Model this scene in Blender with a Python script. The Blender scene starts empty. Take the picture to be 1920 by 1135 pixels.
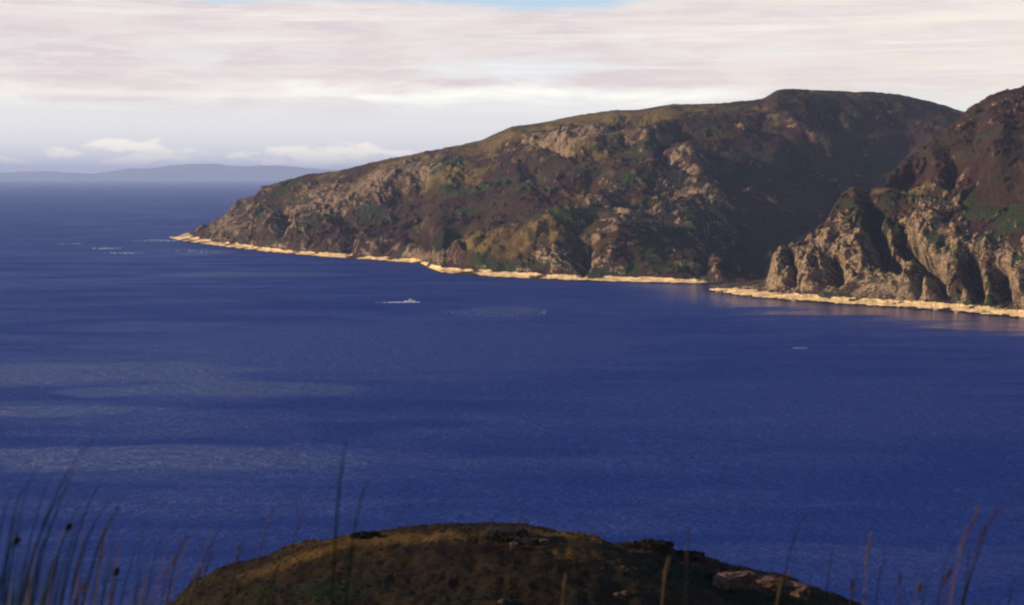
import bpy, bmesh, math, random
import numpy as np
from mathutils import Vector

random.seed(7); rng = np.random.default_rng(7)
scene = bpy.context.scene
C = scene.collection

# ------------------------------------------------------------------ camera, sky, sun, exposure
F = 3000.0                      # focal length in photo pixels (photo 1920 x 1135)
CAMZ = 100.0                    # eye height over the sea, metres
HORIZON = 330.0                 # photo row of the true horizon
PITCH = math.atan((567.5 - HORIZON) / F)
cam = bpy.data.cameras.new('camera')
cam_ob = bpy.data.objects.new('camera', cam); C.objects.link(cam_ob)
cam_ob.location = (0, 0, CAMZ)
cam_ob.rotation_euler = (math.pi / 2 - PITCH, 0, 0)
cam.sensor_width = 36.0; cam.lens = 36.0 * F / 1920.0
cam.clip_start = 0.05; cam.clip_end = 200000
cam.dof.use_dof = True; cam.dof.focus_distance = 1500; cam.dof.aperture_fstop = 7.0
scene.camera = cam_ob

SUN_AZ = math.radians(-95)      # measured from the view direction (+y), negative = left
SUN_EL = math.radians(18)
sdir = Vector((math.sin(SUN_AZ) * math.cos(SUN_EL), math.cos(SUN_AZ) * math.cos(SUN_EL), math.sin(SUN_EL)))
sun = bpy.data.lights.new('sun', 'SUN'); sun.energy = 5.0; sun.angle = math.radians(0.53); sun.color = (1.0, 0.77, 0.50)
sun_ob = bpy.data.objects.new('sun', sun); C.objects.link(sun_ob)
sun_ob.rotation_euler = (-sdir).to_track_quat('-Z', 'Y').to_euler()

scene.view_settings.view_transform = 'Standard'; scene.view_settings.look = 'None'
scene.view_settings.gamma = 1.0; scene.view_settings.exposure = 0.7
try: scene.view_settings.use_curve_mapping = False
except Exception: pass
scene.cycles.filter_width = 2.2
scene.cycles.max_bounces = 6; scene.cycles.volume_bounces = 0

class NT:
    """small helper to write node graphs"""
    def __init__(s, tree): s.t = tree; tree.nodes.clear()
    def n(s, typ, **kw):
        nd = s.t.nodes.new(typ)
        ins = kw.pop('ins', {})
        for k, v in kw.items(): setattr(nd, k, v)
        for k, v in ins.items(): s.put(nd.inputs[k], v)
        return nd
    def put(s, sock, v):
        if isinstance(v, bpy.types.NodeSocket): s.t.links.new(v, sock)
        elif isinstance(v, bpy.types.Node): s.t.links.new(v.outputs[0], sock)
        else:
            if hasattr(sock.default_value, '__len__') and len(sock.default_value) == 4 and len(v) == 3: v = (*v, 1)
            sock.default_value = v
    def m(s, op, a, b=None, c=None, clamp=False):
        nd = s.t.nodes.new('ShaderNodeMath'); nd.operation = op; nd.use_clamp = clamp
        for i, v in enumerate((a, b, c)):
            if v is not None: s.put(nd.inputs[i], v)
        return nd.outputs[0]
    def mix(s, f, a, b, blend='MIX'):
        nd = s.t.nodes.new('ShaderNodeMix'); nd.data_type = 'RGBA'; nd.blend_type = blend
        s.put(nd.inputs[0], f); s.put(nd.inputs[6], a); s.put(nd.inputs[7], b)
        return nd.outputs[2]
    def ramp(s, f, lo, hi):     # smooth 0..1
        nd = s.t.nodes.new('ShaderNodeMapRange'); nd.interpolation_type = 'SMOOTHSTEP'
        s.put(nd.inputs[0], f); s.put(nd.inputs[1], lo); s.put(nd.inputs[2], hi); s.put(nd.inputs[3], 0.0); s.put(nd.inputs[4], 1.0)
        return nd.outputs[0]
    def comb(s, x, y, z):
        nd = s.t.nodes.new('ShaderNodeCombineXYZ')
        for i, v in enumerate((x, y, z)): s.put(nd.inputs[i], v)
        return nd.outputs[0]
    def noise(s, vec, scale, detail=4, rough=0.55, dist=0.0):
        nd = s.t.nodes.new('ShaderNodeTexNoise'); nd.noise_dimensions = '3D'
        s.put(nd.inputs['Vector'], vec); s.put(nd.inputs['Scale'], scale); s.put(nd.inputs['Detail'], detail)
        s.put(nd.inputs['Roughness'], rough); s.put(nd.inputs['Distortion'], dist)
        return nd.outputs[0]

world = bpy.data.worlds.new('World'); scene.world = world; world.use_nodes = True
def build_world():
    g = NT(world.node_tree)
    STR = 0.10
    sky = g.n('ShaderNodeTexSky', sky_type='NISHITA', sun_disc=False, sun_elevation=SUN_EL,
              sun_rotation=SUN_AZ, altitude=100, air_density=1.0, dust_density=0.3, ozone_density=4.0)
    tc = g.n('ShaderNodeTexCoord')
    sx = g.n('ShaderNodeSeparateXYZ', ins={0: tc.outputs['Generated']})
    x, y, z = sx.outputs
    hor = g.m('SQRT', g.m('ADD', g.m('MULTIPLY', x, x), g.m('MULTIPLY', y, y)))
    el = g.m('DIVIDE', z, g.m('MAXIMUM', hor, 0.02))         # tangent of the elevation
    az = g.m('ARCTAN2', x, y)
    ev = g.m('MULTIPLY', el, 10.0)                            # 1.0 = the top of the photograph, about
    k = lambda r, gg, b: (r / STR / 1.625, gg / STR / 1.625, b / STR / 1.625)
    inv = lambda v: g.m('SUBTRACT', 1.0, v)
    def puff(px, py, rx, ry, nz, soft=.5, rough=1.0):     # one cloud: centre and half-sizes as seen, ragged by noise
        a0 = math.atan((px - 960) / F); e0 = (HORIZON - py) / F * 10
        da = g.m('DIVIDE', g.m('SUBTRACT', az, a0), rx / F); de = g.m('DIVIDE', g.m('SUBTRACT', ev, e0), ry / F * 10)
        r2 = g.m('ADD', g.m('MULTIPLY', da, da), g.m('MULTIPLY', de, de))
        return g.ramp(g.m('ADD', inv(r2), g.m('MULTIPLY', g.m('SUBTRACT', nz, .5), 4.0 * rough)), 0.0, soft)
    # thin high veil that whitens the low sky
    veil = g.m('ADD', g.m('MULTIPLY', inv(g.ramp(ev, .2, 1.6)), .45), g.m('MULTIPLY', inv(g.ramp(ev, .5, 2.2)), .45))
    col = g.mix(veil, sky.outputs[0], g.mix(g.ramp(ev, .35, 1.0), k(1.02, .98, .95), k(.76, .86, .99)))
    # streaked stratocumulus sheet, long thin bands seen almost edge-on
    n1 = g.noise(g.comb(g.m('MULTIPLY', az, 9.0), 0.0, g.m('MULTIPLY', el, 75.0)), 1.0, 6, 0.6, 0.4)
    n2 = g.noise(g.comb(g.m('MULTIPLY', az, 4.2), 3.0, g.m('MULTIPLY', el, 26.0)), 1.0, 5, 0.55, 0.3)
    fine = g.noise(g.comb(g.m('MULTIPLY', az, 30.0), 1.0, g.m('MULTIPLY', el, 260.0)), 1.0, 5, 0.65, 0.8)
    mott = g.noise(g.comb(g.m('MULTIPLY', az, 14.0), 6.0, g.m('MULTIPLY', el, 60.0)), 1.0, 6, 0.62, 0.5)
    low0 = g.m('ADD', g.m('ADD', 0.06, g.m('MULTIPLY', n2, .34)), g.m('MULTIPLY', mott, .22))
    lower = g.ramp(ev, low0, g.m('ADD', low0, .22))
    edge = g.m('ADD', g.m('ADD', 0.76, g.m('MULTIPLY', n2, 0.34)), g.m('MULTIPLY', n1, 0.14))
    edge = g.m('ADD', edge, g.m('MULTIPLY', g.m('MAXIMUM', g.m('SUBTRACT', az, 0.05), 0.0), 1.5))
    edge = g.m('ADD', edge, g.m('MULTIPLY', g.m('MAXIMUM', g.m('SUBTRACT', -.17, az), 0.0), 0.9))
    upper = inv(g.ramp(ev, edge, g.m('ADD', edge, 0.07)))
    high = g.m('MULTIPLY', g.ramp(n2, 0.56, 0.68), g.ramp(ev, 1.3, 1.8))
    sheet = g.m('MAXIMUM', g.m('MULTIPLY', lower, upper), g.m('MULTIPLY', high, 0.6))
    warm = g.ramp(az, -0.05, 0.28)
    sheetcol = g.mix(warm, k(.92, .79, .74), k(1.02, .88, .755))
    sheetcol = g.mix(g.ramp(n1, 0.36, 0.62), g.mix(1.0, sheetcol, (.87, .855, .92), 'MULTIPLY'), sheetcol)
    sheetcol = g.mix(g.m('MULTIPLY', g.ramp(mott, 0.48, 0.62), 0.6), sheetcol, k(.95, .86, .81))
    sheetcol = g.mix(g.m('MULTIPLY', g.ramp(fine, 0.47, 0.62), 0.45), sheetcol, k(.96, .90, .86))
    col = g.mix(g.m('MULTIPLY', sheet, 0.92), col, sheetcol)
    # bright gaps in the sheet and the bright streak along its lower edge
    gap = puff(1010, 132, 270, 24, n1, .9, .8)
    gap2 = g.m('MULTIPLY', g.ramp(mott, 0.56, 0.70), g.m('MULTIPLY', g.ramp(ev, .5, .62), inv(g.ramp(ev, .66, .9))))
    col = g.mix(g.m('MULTIPLY', gap, .75), col, k(.93, .97, .97))
    col = g.mix(g.m('MULTIPLY', gap2, .45), col, k(.90, .93, .95))
    bc = g.m('ABSOLUTE', g.m('SUBTRACT', ev, g.m('SUBTRACT', g.m('ADD', g.m('ADD', 0.34, g.m('MULTIPLY', n1, 0.20)), g.m('MULTIPLY', n2, .10)), g.m('MULTIPLY', az, .10))))
    bm = g.m('MULTIPLY', inv(g.ramp(bc, 0.0, g.m('ADD', .015, g.m('MULTIPLY', mott, .16)))), g.m('ADD', .22, g.m('MULTIPLY', g.ramp(n2, .38, .58), .6)))
    bm = g.m('MULTIPLY', bm, g.m('MULTIPLY', g.m('ADD', .45, g.m('MULTIPLY', g.ramp(mott, .38, .58), .55)), inv(g.m('MULTIPLY', g.ramp(az, .08, .2), .8))))
    col = g.mix(bm, col, k(1.30, 1.27, 1.12))
    st = g.noise(g.comb(g.m('MULTIPLY', az, 5.0), 11.0, g.m('MULTIPLY', el, 190.0)), 1.0, 5, 0.6, 0.6)
    stm = g.m('MULTIPLY', g.ramp(st, .50, .66), g.m('MULTIPLY', g.ramp(ev, .24, .40), inv(g.ramp(ev, .85, 1.2))))
    col = g.mix(g.m('MULTIPLY', stm, .40), col, k(1.16, 1.11, .98))
    # far cumulus tops over the horizon
    cu = g.noise(g.comb(g.m('MULTIPLY', az, 38.0), 5.5, g.m('MULTIPLY', el, 110.0)), 1.0, 6, 0.6, 0.3)
    wisp = g.m('MULTIPLY', g.ramp(cu, .50, .64), g.m('MULTIPLY', inv(g.ramp(ev, .14, .26)), g.ramp(ev, .03, .09)))
    col = g.mix(g.m('MULTIPLY', wisp, .45), col, k(1.15, 1.08, .95))
    for (px, py, rx, ry, w) in ((118, 288, 34, 9, .7), (20, 303, 30, 8, .7), (250, 275, 70, 12, .75), (240, 300, 40, 10, .6), (320, 288, 60, 14, .5), (440, 294, 22, 9, .6), (400, 288, 50, 8, .35), (650, 292, 110, 18, .95), (560, 306, 120, 9, .7), (740, 290, 60, 14, .7)):
        col = g.mix(g.m('MULTIPLY', puff(px, py, rx * 1.35, ry * 1.2, cu, .7, 1.5), min(1.0, w * 1.25)), col, k(1.4, 1.27, 1.0))
    bg = g.n('ShaderNodeBackground', ins={'Color': col, 'Strength': STR})
    g.n('ShaderNodeOutputWorld', ins={'Surface': bg.outputs[0]})
build_world()

# ------------------------------------------------------------------ helpers
def tag(o, label=None, category=None, group=None, kind=None):
    if label: o['label'] = label
    if category: o['category'] = category
    if group: o['group'] = group
    if kind: o['kind'] = kind
    return o

def ray(px, py):
    px = np.asarray(px, float); py = np.asarray(py, float)
    cx = (px - 960) / F; cy = (567.5 - py) / F
    d = math.cos(PITCH) + cy * math.sin(PITCH)
    return cx / d, (cy * math.cos(PITCH) - math.sin(PITCH)) / d      # X/Y, (Z-CAMZ)/Y

def on_sea(px, py, z=0.0):
    a, b = ray(px, py); Y = (z - CAMZ) / b
    return a * Y, Y

def project(P):
    X, Y, Z = P[..., 0], P[..., 1], P[..., 2] - CAMZ
    cp, sp = math.cos(PITCH), math.sin(PITCH)
    dep = Y * cp - Z * sp; up = Y * sp + Z * cp
    return 960 + F * X / dep, 567.5 - F * up / dep

_perm = np.tile(rng.permutation(256), 3).astype(np.int32)
_g = rng.normal(size=(256, 3)); _g = (_g / np.linalg.norm(_g, axis=1)[:, None]).astype(np.float32)
def perlin(P):
    sh = P.shape[:-1]; P = P.reshape(-1, 3).astype(np.float32)
    i = np.floor(P).astype(np.int32); f = P - i; i &= 255
    u = f * f * f * (f * (f * 6 - 15) + 10)
    out = 0
    for dx in (0, 1):
        wx = u[:, 0] if dx else 1 - u[:, 0]
        for dy in (0, 1):
            wy = u[:, 1] if dy else 1 - u[:, 1]
            for dz in (0, 1):
                wz = u[:, 2] if dz else 1 - u[:, 2]
                h = _perm[_perm[_perm[i[:, 0] + dx] + i[:, 1] + dy] + i[:, 2] + dz]
                gg = _g[h]
                out = out + wx * wy * wz * (gg[:, 0] * (f[:, 0] - dx) + gg[:, 1] * (f[:, 1] - dy) + gg[:, 2] * (f[:, 2] - dz))
    return (out * 1.5).reshape(sh)
def fbm(P, scale, octaves, gain=0.5):
    s = 0; a = 1.0
    for k in range(octaves):
        s = s + a * perlin(P * (2.03 ** k / scale) + 17.3 * k); a *= gain
    return s
def ridged(P, scale, octaves, gain=0.5):
    s = 0; a = 1.0
    for k in range(octaves):
        s = s + a * (1 - 2.2 * np.abs(perlin(P * (2.03 ** k / scale) + 31.7 * k))); a *= gain
    return s
def outcrops(P, sizes):
    """steep-edged knobs of bare rock standing out of a slope: height field and rock mask"""
    h = 0; mk = 0
    for k, (sc, amp, cover) in enumerate(sizes):
        n = fbm(P + 53.1 * k, sc, 3, .55)
        lim = .42 - cover
        t = np.clip((n - lim) / .10, 0, 1)
        h = h + amp * t * (1 + 1.1 * np.maximum(n - lim - .10, 0))
        mk = np.maximum(mk, np.clip((n - lim + .01) / .12, 0, 1))
    return h, mk
def sstep(a, b, x):
    t = np.clip((x - a) / (b - a), 0, 1); return t * t * (3 - 2 * t)

def normals(P):
    du = np.gradient(P, axis=0); dv = np.gradient(P, axis=1)
    n = np.cross(du, dv); n /= np.linalg.norm(n, axis=-1)[..., None] + 1e-9
    n[n[..., 2] < 0] *= -1
    return n

def grid_mesh(name, P, attrs, mat, smooth=True):
    nu, nv = P.shape[:2]
    me = bpy.data.meshes.new(name)
    idx = np.arange(nu * nv).reshape(nu, nv)
    q = np.stack([idx[:-1, :-1], idx[1:, :-1], idx[1:, 1:], idx[:-1, 1:]], -1).reshape(-1, 4)
    v0 = P.reshape(-1, 3)
    fn = np.cross(v0[q[0, 1]] - v0[q[0, 0]], v0[q[0, 3]] - v0[q[0, 0]])
    if fn[2] < 0: q = q[:, ::-1]
    me.vertices.add(nu * nv); me.vertices.foreach_set('co', v0.astype(np.float32).ravel())
    nf = len(q)
    me.loops.add(nf * 4); me.loops.foreach_set('vertex_index', q.astype(np.int32).ravel())
    me.polygons.add(nf); me.polygons.foreach_set('loop_start', np.arange(0, nf * 4, 4, dtype=np.int32))
    me.polygons.foreach_set('loop_total', np.full(nf, 4, np.int32))
    me.update(calc_edges=True)
    me.polygons.foreach_set('use_smooth', np.full(nf, smooth))
    for k, a in attrs.items():
        at = me.attributes.new(k, 'FLOAT', 'POINT'); at.data.foreach_set('value', np.asarray(a, np.float32).ravel())
    me.materials.append(mat)
    o = bpy.data.objects.new(name, me); C.objects.link(o)
    return o

def poly_dist(px, py, pts, ys=1.0):
    """pixel distance of every point to a polyline"""
    best = np.full(px.shape, 1e9)
    for (x0, y0), (x1, y1) in zip(pts[:-1], pts[1:]):
        ex, ey = x1 - x0, (y1 - y0) * ys
        qx, qy = px - x0, (py - y0) * ys
        t = np.clip((qx * ex + qy * ey) / (ex * ex + ey * ey), 0, 1)
        best = np.minimum(best, np.hypot(qx - t * ex, qy - t * ey))
    return best

def blobs(px, py, lst, warp):
    """sum of soft ellipses (x, y, rx, ry, tilt in degrees, weight)"""
    s = np.zeros(px.shape)
    for x, y, rx, ry, a, w in lst:
        c, sn = math.cos(math.radians(a)), math.sin(math.radians(a))
        dx, dy = px - x, py - y
        u = (dx * c - dy * sn) / rx; v = (dx * sn + dy * c) / ry
        s = np.maximum(s, w * np.exp(-(u * u + v * v) * 0.7 * (1 + warp)))
    return s

def mat(name):
    m = bpy.data.materials.new(name); m.use_nodes = True
    return m, NT(m.node_tree)
def finish(g, bsdf):
    g.n('ShaderNodeOutputMaterial', ins={'Surface': bsdf.outputs[0]})
def simple(name, col, rough=0.7, var=0.25, scale=8.0, spec=0.3, col2=None):
    m, g = mat(name)
    tc = g.n('ShaderNodeTexCoord').outputs['Object']
    n = g.noise(tc, scale, 5)
    c2 = col2 or tuple(v * (1 - var) for v in col)
    c = g.mix(g.ramp(n, 0.35, 0.65), c2, col)
    b = g.n('ShaderNodeBsdfPrincipled', ins={'Base Color': c, 'Roughness': rough, 'Specular IOR Level': spec})
    finish(g, b); return m

# ------------------------------------------------------------------ materials of the land
def land_material(name, brown, purple, green, ochre, rock, rock2, sand, unit=1.0):
    m, g = mat(name)
    pos = g.n('ShaderNodeNewGeometry').outputs['Position']
    A = lambda nm: g.n('ShaderNodeAttribute', attribute_name=nm).outputs['Fac']
    big = g.noise(pos, 0.022 / unit, 5, .6)
    mid = g.noise(pos, 0.09 / unit, 5, .62)
    fin = g.noise(pos, 0.45 / unit, 4, .65)
    jit = lambda a, k1, k2: g.m('ADD', a, g.m('ADD', g.m('MULTIPLY', g.m('SUBTRACT', mid, .5), k1), g.m('MULTIPLY', g.m('SUBTRACT', fin, .5), k2)))
    c = g.mix(g.ramp(g.m('ADD', big, g.m('MULTIPLY', g.m('SUBTRACT', fin, .5), .3)), .42, .60), brown, purple)
    c = g.mix(g.ramp(jit(A('ochre'), .9, .9), .35, .75), c, ochre)
    c = g.mix(g.ramp(jit(A('green'), .8, .8), .35, .75), c, green)
    rk = g.mix(g.ramp(fin, .36, .64), rock2, rock)
    rk = g.mix(g.m('MULTIPLY', g.ramp(g.noise(pos, .16 / unit, 4, .6), .5, .62), .6), rk, tuple(.55 * v for v in rock2))   # lichen and damp streaks
    c = g.mix(g.ramp(jit(A('rock'), 1.0, 1.1), .40, .72), c, rk)
    sd = g.mix(g.ramp(g.m('ADD', g.m('MULTIPLY', mid, .6), g.m('MULTIPLY', fin, .4)), .36, .56), tuple(.55 * v for v in sand), sand)
    c = g.mix(g.ramp(jit(A('sand'), .5, .4), .4, .6), c, sd)
    c = g.mix(g.ramp(jit(A('wet'), .5, .3), .4, .6), c, tuple(.16 * v for v in rock2))       # tide-wet weed zone
    bmp = g.n('ShaderNodeBump', ins={'Strength': 1.0, 'Distance': 1.0 * unit, 'Height': g.m('ADD', fin, g.m('MULTIPLY', mid, 1.5))})
    b = g.n('ShaderNodeBsdfPrincipled', ins={'Base Color': c, 'Roughness': .95, 'Specular IOR Level': .08, 'Normal': bmp.outputs[0]})
    finish(g, b); return m

M_hill = land_material('hill_cover', (.034, .021, .012), (.023, .011, .0135), (.018, .027, .010), (.100, .070, .024),
                       (.235, .165, .102), (.070, .049, .040), (.74, .52, .26))
M_head_land = land_material('headland_cover', (.032, .019, .012), (.024, .011, .013), (.020, .027, .010), (.095, .066, .023),
                       (.25, .180, .108), (.075, .053, .039), (.74, .52, .26))

# ------------------------------------------------------------------ the land across the strait
def smooth_rows(nodes_Y, nodes_Z, nodes_X, rows):
    """Catmull-Rom through the control curves, rows[i] steps in segment i"""
    K = len(nodes_Y); out = []
    N = [np.stack([nodes_X[i], nodes_Y[i], nodes_Z[i]], -1) for i in range(K)]
    for i in range(K - 1):
        p0 = N[max(i - 1, 0)]; p1 = N[i]; p2 = N[i + 1]; p3 = N[min(i + 2, K - 1)]
        l = np.linalg.norm(p2 - p1, axis=-1)[:, None]
        d1 = (p2 - p0); d2 = (p3 - p1)
        l0 = np.linalg.norm(p1 - p0, axis=-1)[:, None] + 1e-6; l3 = np.linalg.norm(p3 - p2, axis=-1)[:, None] + 1e-6
        m1 = d1 * np.minimum(l / (l + l0) , 1) if i > 0 else p2 - p1
        m2 = d2 * np.minimum(l / (l + l3), 1) if i < K - 2 else p2 - p1
        for j in range(rows[i]):
            t = j / rows[i]; t2, t3 = t * t, t * t * t
            out.append((2*t3-3*t2+1)*p1 + (t3-2*t2+t)*m1 + (-2*t3+3*t2)*p2 + (t3-t2)*m2)
    out.append(N[-1])
    return np.stack(out, 1)

def pl(px, pts, w=4):
    a = np.array(pts, float)
    # piecewise-linear, rounded over +-w pixels
    s = 0
    for k, wt in ((-1, .12), (-.5, .22), (0, .32), (.5, .22), (1, .12)):
        s = s + wt * np.interp(px + k * w, a[:, 0], a[:, 1])
    return s

def build_main():
    px = np.linspace(318, 2000, 1250)
    ys = pl(px, [(318,447.5),(326,449),(345,454),(385,459),(450,468),(520,475),(600,482),(700,489),(790,496),(806,505),(830,513),(900,519),(1000,524),(1100,528),(1200,531),(1340,534),(1450,536),(1600,534),(2000,530)])
    yr = pl(px, [(318,447.2),(326,446),(350,437),(383,434),(392,424),(430,404),(470,377),(500,356),(530,343),(570,330),(620,322),(680,309),(730,301),(765,293),(800,285),(850,277),(900,266),(930,253),(960,241),(1000,236),(1060,225),(1110,217),(1150,208),(1200,207),(1260,197),(1330,198),(1400,192),(1430,189),(1448,178),(1458,172),(1500,172),(1550,173),(1600,178),(1635,177),(1680,183),(1730,190),(1770,200),(1805,212),(1860,235),(2000,290)])
    Yr = pl(px, [(318,2520),(326,2560),(350,2720),(385,2750),(430,2660),(500,2500),(620,2380),(760,2290),(960,2230),(1160,2200),(1300,2180),(1460,2190),(1640,2280),(1805,2380),(2000,2450)], 22)
    Xs, Ys = on_sea(px, ys)
    jag = 5 * fbm(np.stack([px / 40, 0 * px, 0 * px], -1), 1.0, 4)
    Y0 = Ys.copy(); Ys = Ys + jag; a, _ = ray(px, ys); Xs = a * Ys
    tip = sstep(318, 400, px)
    def at(py, Y):
        a, b = ray(px, py); return a * Y, Y, CAMZ + b * Y
    def atz(Z, Y):
        a, _ = ray(px, ys - 10); return a * Y, Y, Z + 0 * Y
    bw = pl(px, [(318,6),(345,60),(385,95),(430,70),(520,34),(700,24),(800,28),(850,60),(920,44),(1000,26),(1150,22),(1300,14),(1500,15),(2000,15)], 22)
    X1, Y1, Z1 = atz(pl(px, [(318,1.5),(350,2.6),(400,4),(2000,3.2)]), Ys + bw)
    X2, Y2, Z2 = atz(pl(px, [(318,1.7),(350,3.2),(400,7),(2000,7)]), Y0 + bw + 8)
    # lower break of slope (top of the sea cliffs) and the middle of the hill, as rows of the photograph
    yd = pl(px, [(318,447.3),(345,444),(385,437),(430,424),(500,432),(560,440),(640,442),(700,440),(780,440),(840,462),(865,474),(900,462),(940,447),(1000,432),(1060,428),(1140,440),(1220,455),(1320,470),(1400,478),(1460,470),(1600,450),(2000,420)], 22)
    ym = pl(px, [(318,447.2),(345,441.5),(385,434.5),(430,411),(500,385),(560,378),(640,380),(720,372),(800,365),(900,360),(1000,345),(1100,335),(1200,338),(1300,345),(1400,350),(1500,352),(1600,335),(1700,300),(1800,265),(2000,340)], 22)
    fd = pl(px, [(318,.3),(500,.16),(840,.13),(870,.10),(1000,.10),(1150,.12),(1350,.2),(1450,.32),(1600,.4),(2000,.4)], 22)
    fm = pl(px, [(318,.6),(840,.50),(1000,.5),(1200,.45),(1400,.55),(1600,.66),(2000,.7)], 22)
    Yd = Y2 + (Yr - Y2) * fd; Ym = Y2 + (Yr - Y2) * fm
    a = at(yd, Yd); b = at(ym, Ym); r = at(yr, Yr)
    nodes = [atz(-5, Ys - 22), (Xs, Ys, 0 * Ys), (X1, Y1, Z1), (X2, Y2, Z2), a, b, r, None, None]
    rx, _ = ray(px, yr)
    nodes[7] = (rx * (Yr + 170), Yr + 170, r[2] - 22 * tip - 5 * (1 - tip))
    nodes[8] = (rx * (Yr + 700), Yr + 700, -6 + 0 * Yr)
    P = smooth_rows([n[1] for n in nodes], [n[2] for n in nodes], [n[0] for n in nodes], [8, 26, 10, 74, 130, 140, 24, 16])
    P0 = P.copy(); n0 = normals(P0)
    u, v = project(P0)
    nv = P.shape[1]; row = np.arange(nv)[None, :] + 0 * u
    inland = sstep(20, 60, row)                       # 0 on the beach
    away = np.minimum(sstep(0, 45, u - 345), 1) * inland
    ridge_fade = 1 - .72 * np.exp(-((row - 388) / 34.0) ** 2)
    d = np.zeros(u.shape)
    uw = u + 13 * fbm(P0 + 210, 45, 4); vw = v + 9 * fbm(P0 + 710, 45, 4)
    # spurs and gullies read off the photograph: (points, metres, pixel width)
    for pts, amp, w in [
        ([(868,488),(935,446),(1055,406)], 16, 24), ([(1100,390),(1115,384)], 6, 40), ([(850,462),(925,424),(1030,388),(1120,345)], -13, 26),
        ([(640,412),(760,362),(900,336),(1000,325)], -13, 20), ([(640,370),(740,340),(840,318)], 8, 26),
        ([(975,272),(1010,277),(1060,295)], -11, 8), ([(1070,275),(1160,262),(1250,255)], 10, 20),
        ([(1095,300),(1200,285),(1270,260)], -9, 18),
        ([(530,395),(545,420),(528,440)], -12, 12), ([(500,420),(510,405)], 7, 16), ([(800,440),(806,490)], -12, 12),
        ([(765,440),(800,445)], -8, 10), ([(700,450),(690,480)], 7, 20), ([(665,430),(662,480)], -7, 12),
        ([(1090,450),(1095,512)], -13, 11), ([(1150,440),(1140,500)], 5, 30), ([(1050,450),(1040,500)], 7, 22),
        ([(1245,330),(1235,290),(1250,275)], -10, 12), ([(1290,310),(1340,380)], 9, 22), ([(1215,270),(1225,320)], 6, 16),
        ([(1330,440),(1320,520)], -10, 20), ([(1380,470),(1440,520)], -14, 40), ([(1500,310),(1620,300),(1700,270)], -10, 26),
        ([(1480,220),(1500,260),(1530,270)], 8, 20), ([(1560,200),(1580,240)], -7, 14), ([(880,487),(884,488)], -9, 6),
        ([(1330,495),(1345,515)], 6, 12), ([(1240,395),(1300,420)], 7, 26)]:
        dd = poly_dist(uw, vw, pts, 1.25) / w
        d += amp * np.exp(-dd * dd)
    d *= away
    Q = P0.copy(); Q[..., 2] *= .8
    Q += 16 * np.stack([fbm(P0 + 900, 120, 3), fbm(P0 + 300, 120, 3), 0 * u], -1)
    big = fbm(Q, 170, 3) * 10 + (ridged(Q, 75, 3) - .7) * 3.6
    crag = sstep(-.05, .5, fbm(P0 + 77, 130, 4) + .25 * sstep(300, 480, v))          # where rock breaks through
    dens = .16 * crag + .07 * sstep(360, 480, v) - .10
    oc, om = outcrops(Q * np.array([1, 1, 1.15]), [(58, 3.0, dens), (27, 2.2, dens + .02), (13, 1.3, dens + .04)])
    apron = blobs(u, v, [(960,468,90,22,20,1.0),(1050,432,60,16,14,.8),(890,488,40,14,16,.9)], 0 * u)      # smooth grass slope above the shore
    oc = oc * (1 - .5 * apron); om = om * (1 - .45 * apron)
    rocky = oc * (ridge_fade ** 2) + (ridged(Q, 24, 3, .55) - .7) * 1.2 * (0.1 + crag) + fbm(Q, 7, 3) * .7
    d += (big * ridge_fade + rocky * (0.8 + .2 * ridge_fade)) * away
    d += (1 - inland) * sstep(6, 12, row) * sstep(318, 335, u) * (fbm(P0, 14, 4) * .6 + 0.12 * ridged(P0, 5, 3))
    dirn = n0 * .75 + np.array([0, -.35, .35])
    P = P0 + dirn * d[..., None]
    P[..., 2] = np.where((row > 12) & (P[..., 2] < .5) & (row < 386), .5 + 0 * d, P[..., 2])
    n1 = normals(P)
    steep = 1 - n1[..., 2]
    warp = .5 * fbm(P0, 45, 3)
    up = .33 * om + .25 * sstep(.32, .65, steep) + .16 * crag * sstep(.05, .55, fbm(P0 + 41, 26, 4)) 
    rock = np.maximum(up, 0) + blobs(u, v, [(690,352,75,20,20,.75),(770,325,65,18,14,.65),(1090,268,100,18,8,.7),(600,352,50,14,28,.45),(1170,258,60,12,8,.4),  # paler rock at upper left also stands in for sunlight on the ridge
        (1150,420,55,26,0,.45),(1240,402,40,26,0,.45),(1275,335,50,45,-30,.4),(1320,370,45,40,-30,.4),
        (1480,240,20,24,0,.45),(1530,268,14,14,0,.45),(705,462,26,16,0,.4),(520,420,26,20,0,.4),(780,482,30,10,10,.7),(1060,480,36,18,0,.45),(1335,492,10,16,0,.5),(440,425,30,12,20,.45),(600,375,40,15,30,.3)], warp)
    green = blobs(u, v, [(610,408,50,14,18,.7),(560,438,40,12,0,.6),(480,395,40,10,35,.5),(690,392,60,10,16,.5),(900,345,75,10,4,.8),(980,362,60,10,8,.6),(1085,422,46,14,8,.8),(1170,350,50,9,20,.5),
        (1255,432,80,22,0,.75),(1360,430,50,38,0,.75),(1060,506,150,8,-3,.8),(1230,505,120,12,0,.6),(930,500,40,10,10,.6),(1500,322,120,18,4,.75),(1480,385,80,16,0,.5),(1600,300,80,14,8,.7),(700,455,30,10,0,.5),(840,320,60,9,12,.6),(1130,285,90,7,8,.5)], warp)
    green += .6 * sstep(.0, .45, fbm(P0 + 500, 50, 5))
    ochre = blobs(u, v, [(840,330,70,12,10,.8),(960,258,120,14,14,.5),(1060,285,60,14,8,.7),(1170,222,140,12,4,.7),(1010,440,120,22,22,.65),(920,470,70,18,20,.6),(740,315,90,16,16,.6),(600,345,60,14,30,.5),(1350,205,120,12,2,.55),(1560,180,120,8,-2,.5)], warp)
    ochre += .4 * sstep(.05, .5, fbm(P0 + 800, 40, 5)) + .25 * sstep(380, 250, v) * (u < 1300)  # extra ochre high on the left also paints the sunlit ridge
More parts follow.
